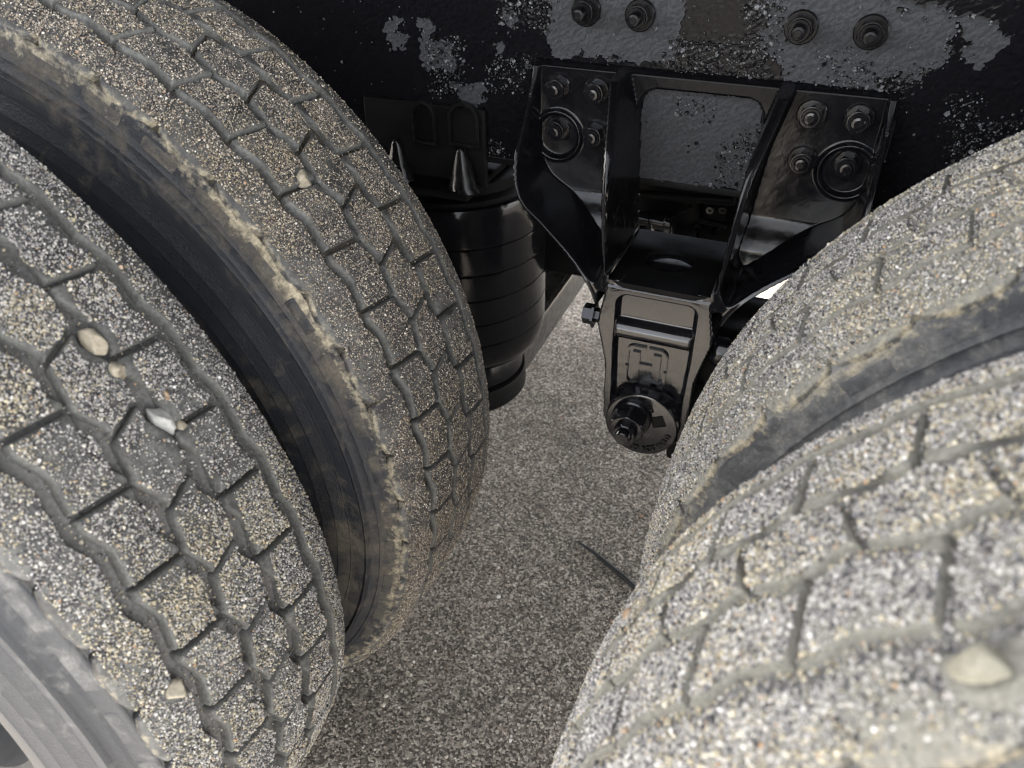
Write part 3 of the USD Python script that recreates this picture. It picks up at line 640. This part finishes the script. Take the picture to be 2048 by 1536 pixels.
# pivot: eccentric collar, bolt
FYC = .3455
pcc = at(1281, 851, Y=FYC); pc = (pcc[0], pcc[2])
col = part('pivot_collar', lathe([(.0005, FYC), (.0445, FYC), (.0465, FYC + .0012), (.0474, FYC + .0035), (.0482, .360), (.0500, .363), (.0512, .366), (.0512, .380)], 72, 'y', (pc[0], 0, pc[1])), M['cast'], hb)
def arc_text(txt, r0, a0, da, h):
    ms = []
    for i, ch in enumerate(txt):
        if ch == ' ': continue
        g = meshkit.text_mesh(ch, h, .0024, True); g.apply_translation([-(g.bounds[0][0] + g.bounds[1][0])/2, 0, 0])
        a = a0 + da*i; v = g.vertices.copy()
        # reading left to right along the lower rim, tops towards the centre
        ux, uz = -math.sin(a), math.cos(a); tx, tz = -math.cos(a), -math.sin(a)
        X = pc[0] + r0*math.cos(a) + ux*v[:, 0] + tx*v[:, 1]; Zz = pc[1] + r0*math.sin(a) + uz*v[:, 0] + tz*v[:, 1]
        g.vertices = np.stack([X, FYC + .0002 - v[:, 2], Zz], 1); g.invert() if g.volume < 0 else None
        ms.append(g)
    return trimesh.util.concatenate(ms)
part('lettering', arc_text('DO NOT WELD', .0405, D(-103), D(9.0), .0074), M['cast'], col, smooth=False)
dm = Polygon([(.0, -.0105), (.0095, .0), (0, .0105), (-.0095, 0)])
def boss(pix, g, y1, rot, name):
    c = at(*pix, Y=FYC); q = shapely.affinity.translate(shapely.affinity.rotate(g, rot, origin=(0, 0)), c[0], c[2]); return part(name, extrude_y(q, FYC - y1, FYC + .001), M['under'], col)
boss((1316, 844), sbox(-.0085, -.008, .0085, .008).difference(sbox(-.0065, -.006, .0065, .006)), .0010, 24, 'square_mark')
boss((1298, 818), sbox(-.0052, -.0052, .0052, .0052).difference(unary_union([sbox(-.0037, .0006, -.0006, .0037), sbox(.0006, -.0037, .0037, -.0006), sbox(.0006, .0006, .0037, .0037)])), .0012, 20, 'square_mark')
boss((1316, 844), sbox(-.0066, -.0061, .0066, .0061), .0003, 24, 'square_recess')
bq = at(1243, 880, Y=.2965); bc = (bq[0], bq[2])
pb = part('pivot_bolt', lathe([(.0005, .3395), (.0235, .3395), (.0255, .3410), (.0255, .347)], 48, 'y', (bc[0], 0, bc[1])), M['bolt'], hb)
part('nut', hex_nut_y(bc, .0232, .3150, .3400, .5), M['bolt'], pb)
part('nut_collar', lathe([(.0105, .3050), (.0132, .3050), (.0143, .3062), (.0148, .3150), (.0170, .3168)], 40, 'y', (bc[0], 0, bc[1])), M['bolt'], pb)
pr = [(.0005, .2965), (.0082, .2965), (.0092, .2977)] + [(.0094 if i % 2 else .0088, .2985 + .001*i) for i in range(9)]
part('stud', lathe(pr, 36, 'y', (bc[0], 0, bc[1])), M['bolt'], pb)
# clamp bolt across the leg
cb = part('clamp_bolt', lathe([(.0005, CX - .0905), (.0115, CX - .0905), (.0128, CX - .0895), (.0128, CX - .079), (.0165, CX - .0785), (.0165, CX - .0755), (.009, CX - .0752), (.009, CX - .06)], 6, 'x', (0, .372, .590)), M['bolt'], hb, smooth=25)
cc = at(1450, 703, Y=.385)
part('clamp_bolt', lathe([(.009, CX + .06), (.0185, CX + .072), (.0190, cc[0] - .006), (.0190, cc[0] + .010), (.0178, cc[0] + .0125), (.0005, cc[0] + .0125)], 40, 'x', (0, .385, cc[2])), M['bolt'], hb)

# ------------------------------------------------------------------ suspension behind the bracket
ar = holder('trailing_arm', (pc[0], .43, pc[1]), 'black trailing arm running from the pivot to behind the right wheels', 'suspension arm')
part('arm_beam', rbox((CX + .03, .405, .438), (.62, .475, .545), .018), M['under'], ar)
part('bushing', lathe([(.0005, .388), (.05, .388), (.062, .394), (.064, .41), (.064, .486), (.0005, .488)], 48, 'y', (CX + .012, 0, .462)), M['under'], ar)
sp_ = at(1480, 640, Y=.44)
part('bushing_tube', lathe([(.0005, sp_[0] - .06), (.034, sp_[0] - .06), (.036, sp_[0] - .055), (.036, sp_[0] + .05), (.03, sp_[0] + .056), (.0005, sp_[0] + .056)], 40, 'x', (0, .452, sp_[2] - .012)), M['under'], ar)
part('lower_plate', rbox((CX + .028, .40, .365), (.30, .43, .410), .006), M['under'], ar)

bx_, by_ = -.322, .605; BR = .142
asp = holder('air_spring', (bx_, by_, .22), 'black rubber air spring bag under the frame rail between the left wheel and the bracket', 'air spring')
pf = [(.0005, .650), (.085, .650), (.126, .646), (.135, .640), (BR - .001, .622)]
for zr in (.583, .540, .497, .454, .415):
    pf += [(BR, zr + .0035), (BR - .0003, zr + .0012), (BR - .0020, zr), (BR - .0003, zr - .0012), (BR, zr - .0035)]
pf += [(BR, .40), (BR - .004, .380), (BR - .014, .362), (BR - .030, .349), (BR - .046, .344)]
part('bellows', lathe(pf, 96, 'z', (bx_, by_, 0)), M['bag'], asp, smooth=30)
part('bead_plate', lathe([(.0005, .672), (.112, .672), (.118, .669), (.119, .660), (.119, .654), (.130, .650), (.132, .646), (.130, .640), (.05, .640)], 72, 'z', (bx_, by_, 0)), M['under'], asp, smooth=30)
part('pedestal', lathe([(.088, .36), (.094, .346), (.100, .330), (.104, .315), (.104, .306), (.098, .300), (.05, .300)], 72, 'z', (bx_, by_, 0)), M['bag'], asp, smooth=30)
part('base_plate', lathe([(.05, .302), (.100, .302), (.108, .298), (.110, .290), (.110, .262), (.106, .256), (.0005, .256)], 72, 'z', (bx_, by_, 0)), M['under'], asp, smooth=30)
part('base_pin', lathe([(.034, .258), (.034, .19), (.028, .185), (.0005, .185)], 24, 'z', (bx_ + .01, by_ - .02, 0)), M['under'], asp)
ub = holder('air_spring_mount', (-.30, .48, .66), 'dark cast mount with two pointed gusset ribs on top of the air spring', 'bracket')
part('mount_plate', rbox((-.405, .445, .675), (-.225, .62, .687), .004), M['under'], ub)
part('mount_back', rbox((-.395, .4865, .68), (-.215, .4955, .785), .004), M['under'], ub)
for px, py in ((792, 275), (922, 285)):
    c = at(px, py, Y=.46)
    cone = lathe([(.0005, .742), (.005, .741), (.008, .736), (.016, .708), (.021, .692), (.024, .684)], 5, 'z', (0, 0, 0)); cone.vertices[:, 1] *= .8; cone.apply_translation([c[0], .462, 0]); part('gusset_rib', cone, M['mount'], ub, smooth=80)
for px, py, w_ in ((845, 245, .018), (925, 250, .022)):
    c = at(px, py, Y=.478)
    q = Polygon([(-w_, -.03), (w_, -.03), (w_, .012), (w_*.6, .024), (0, .028), (-w_*.6, .024), (-w_, .012)])
    q = q.difference(q.buffer(-.0045))
    part('mount_lug', extrude_y(shapely.affinity.translate(q, c[0], c[2]), .478, .4875, .0015), M['mount'], ub)

ab = holder('support_beam', (-.30, .7, .2), 'glossy black beam under the air spring running away across the truck', 'beam')
part('beam_web', rbox((-.40, .70, .205), (-.252, 1.75, .292), .010), M['beam'], ab)
part('beam_lip', rbox((-.256, .70, .288), (-.243, 1.75, .300), .004), M['beam'], ab)
ax = holder('axle_housing', (-.4, 1.2, .2), 'dark axle housing in the gap between air spring and bracket', 'axle')
part('housing', rbox((-.95, 1.10, .302), (.02, 1.36, .74), .03), M['under'], ax)
part('differential', lathe([(.0005, .98), (.08, .98), (.13, 1.02), (.15, 1.12), (.15, 1.3)], 40, 'y', (-.24, 0, .50)), M['under'], ax)
cm = holder('crossmember', (.05, .76, .5), 'dark underbody crossmember with pipes seen through the bracket window', 'crossmember')
part('member', rbox((-.75, .78, .405), (.03, .84, .76), .01), M['under'], cm)
part('far_rail', rbox((-2, 1.36, .72), (2, 1.44, 1.10), .01), M['under'], cm)
part('member', rbox((.028, .782, .505), (.34, .838, .758), .01), M['under'], cm)
for px0, py0, px1, py1, rr, Y in ((1275, 388, 1470, 402, .007, .70), (1285, 485, 1440, 500, .012, .74), (1400, 440, 1452, 452, .005, .72), (1330, 440, 1385, 412, .004, .73)):
    a, b = at(px0, py0, Y=Y), at(px1, py1, Y=Y); part('pipe', tube([a + (b - a)*t for t in np.linspace(0, 1, 6)], rr, 14), M['under'], cm, smooth=40)
a = at(1282, 436, Y=.70); part('fitting', lathe([(.0005, -.022), (.011, -.022), (.011, -.004), (.008, -.003), (.008, .002), (.0135, .003), (.0135, .020), (.012, .022), (.012, .03), (.0005, .03)], 24, 'x', (a[0] + .018, .70, a[2])), M['bolt'], cm)
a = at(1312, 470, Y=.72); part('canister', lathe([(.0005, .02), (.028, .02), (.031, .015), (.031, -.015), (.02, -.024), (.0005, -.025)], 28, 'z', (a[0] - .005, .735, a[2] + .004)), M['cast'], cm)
a = at(1462, 430, Y=.72); part('tab', rbox((a[0] - .008, .722, a[2] - .020), (a[0] + .010, .727, a[2] + .022), .002), M['rail'], cm)
for px, py in ((1395, 455), (1430, 462), (1420, 420), (1445, 420)):
    a = at(px, py, Y=.775); part('screw', hex_nut_y((a[0], a[2]), .007, .772, .781, .2), M['bolt'], cm)

# ------------------------------------------------------------------ strap lying on the ground
sp0 = [at(px, py, Z=.004) for px, py in ((1157, 1084), (1185, 1103), (1215, 1128), (1245, 1152), (1275, 1180), (1310, 1215))]
tag(part('rubber_strap', tube(sp0, [.002, .0035, .0045, .005, .005, .005], 10), M['strap'], smooth=True), 'thin black strap lying on the asphalt beside the right tyres', 'strap')

# ------------------------------------------------------------------ loose grains on the ground
n = 62000; r = np.random.default_rng(5)
gxy = np.stack([r.uniform(-.42, .45, n), r.uniform(-.35, 1.25, n)], 1)
P = np.column_stack([gxy, np.zeros(n)]); keep = r.random(n) < np.clip(.75 + .8*fbm(P, 7), .15, 1); P = P[keep]
scatter('loose_grit', None, P, np.tile([0, 0, 1.0], (len(P), 1)), np.clip(r.lognormal(math.log(.00105), .38, len(P)), .0006, .0045), M['grit_ground'], 77)
n = 2400; gxy = np.stack([r.uniform(-.42, .45, n), r.uniform(-.35, 1.25, n)], 1); P = np.column_stack([gxy, np.zeros(n)])
scatter('loose_pebbles', None, P, np.tile([0, 0, 1.0], (n, 1)), np.clip(r.lognormal(math.log(.0021), .35, n), .0013, .0058), M['grit_ground'], 78)
tag(stage.GetPrimAtPath('/World/loose_grit'), 'fine loose grit spread over the asphalt', 'grit'); tag(stage.GetPrimAtPath('/World/loose_pebbles'), 'scattered larger gravel stones lying on the asphalt', 'gravel')
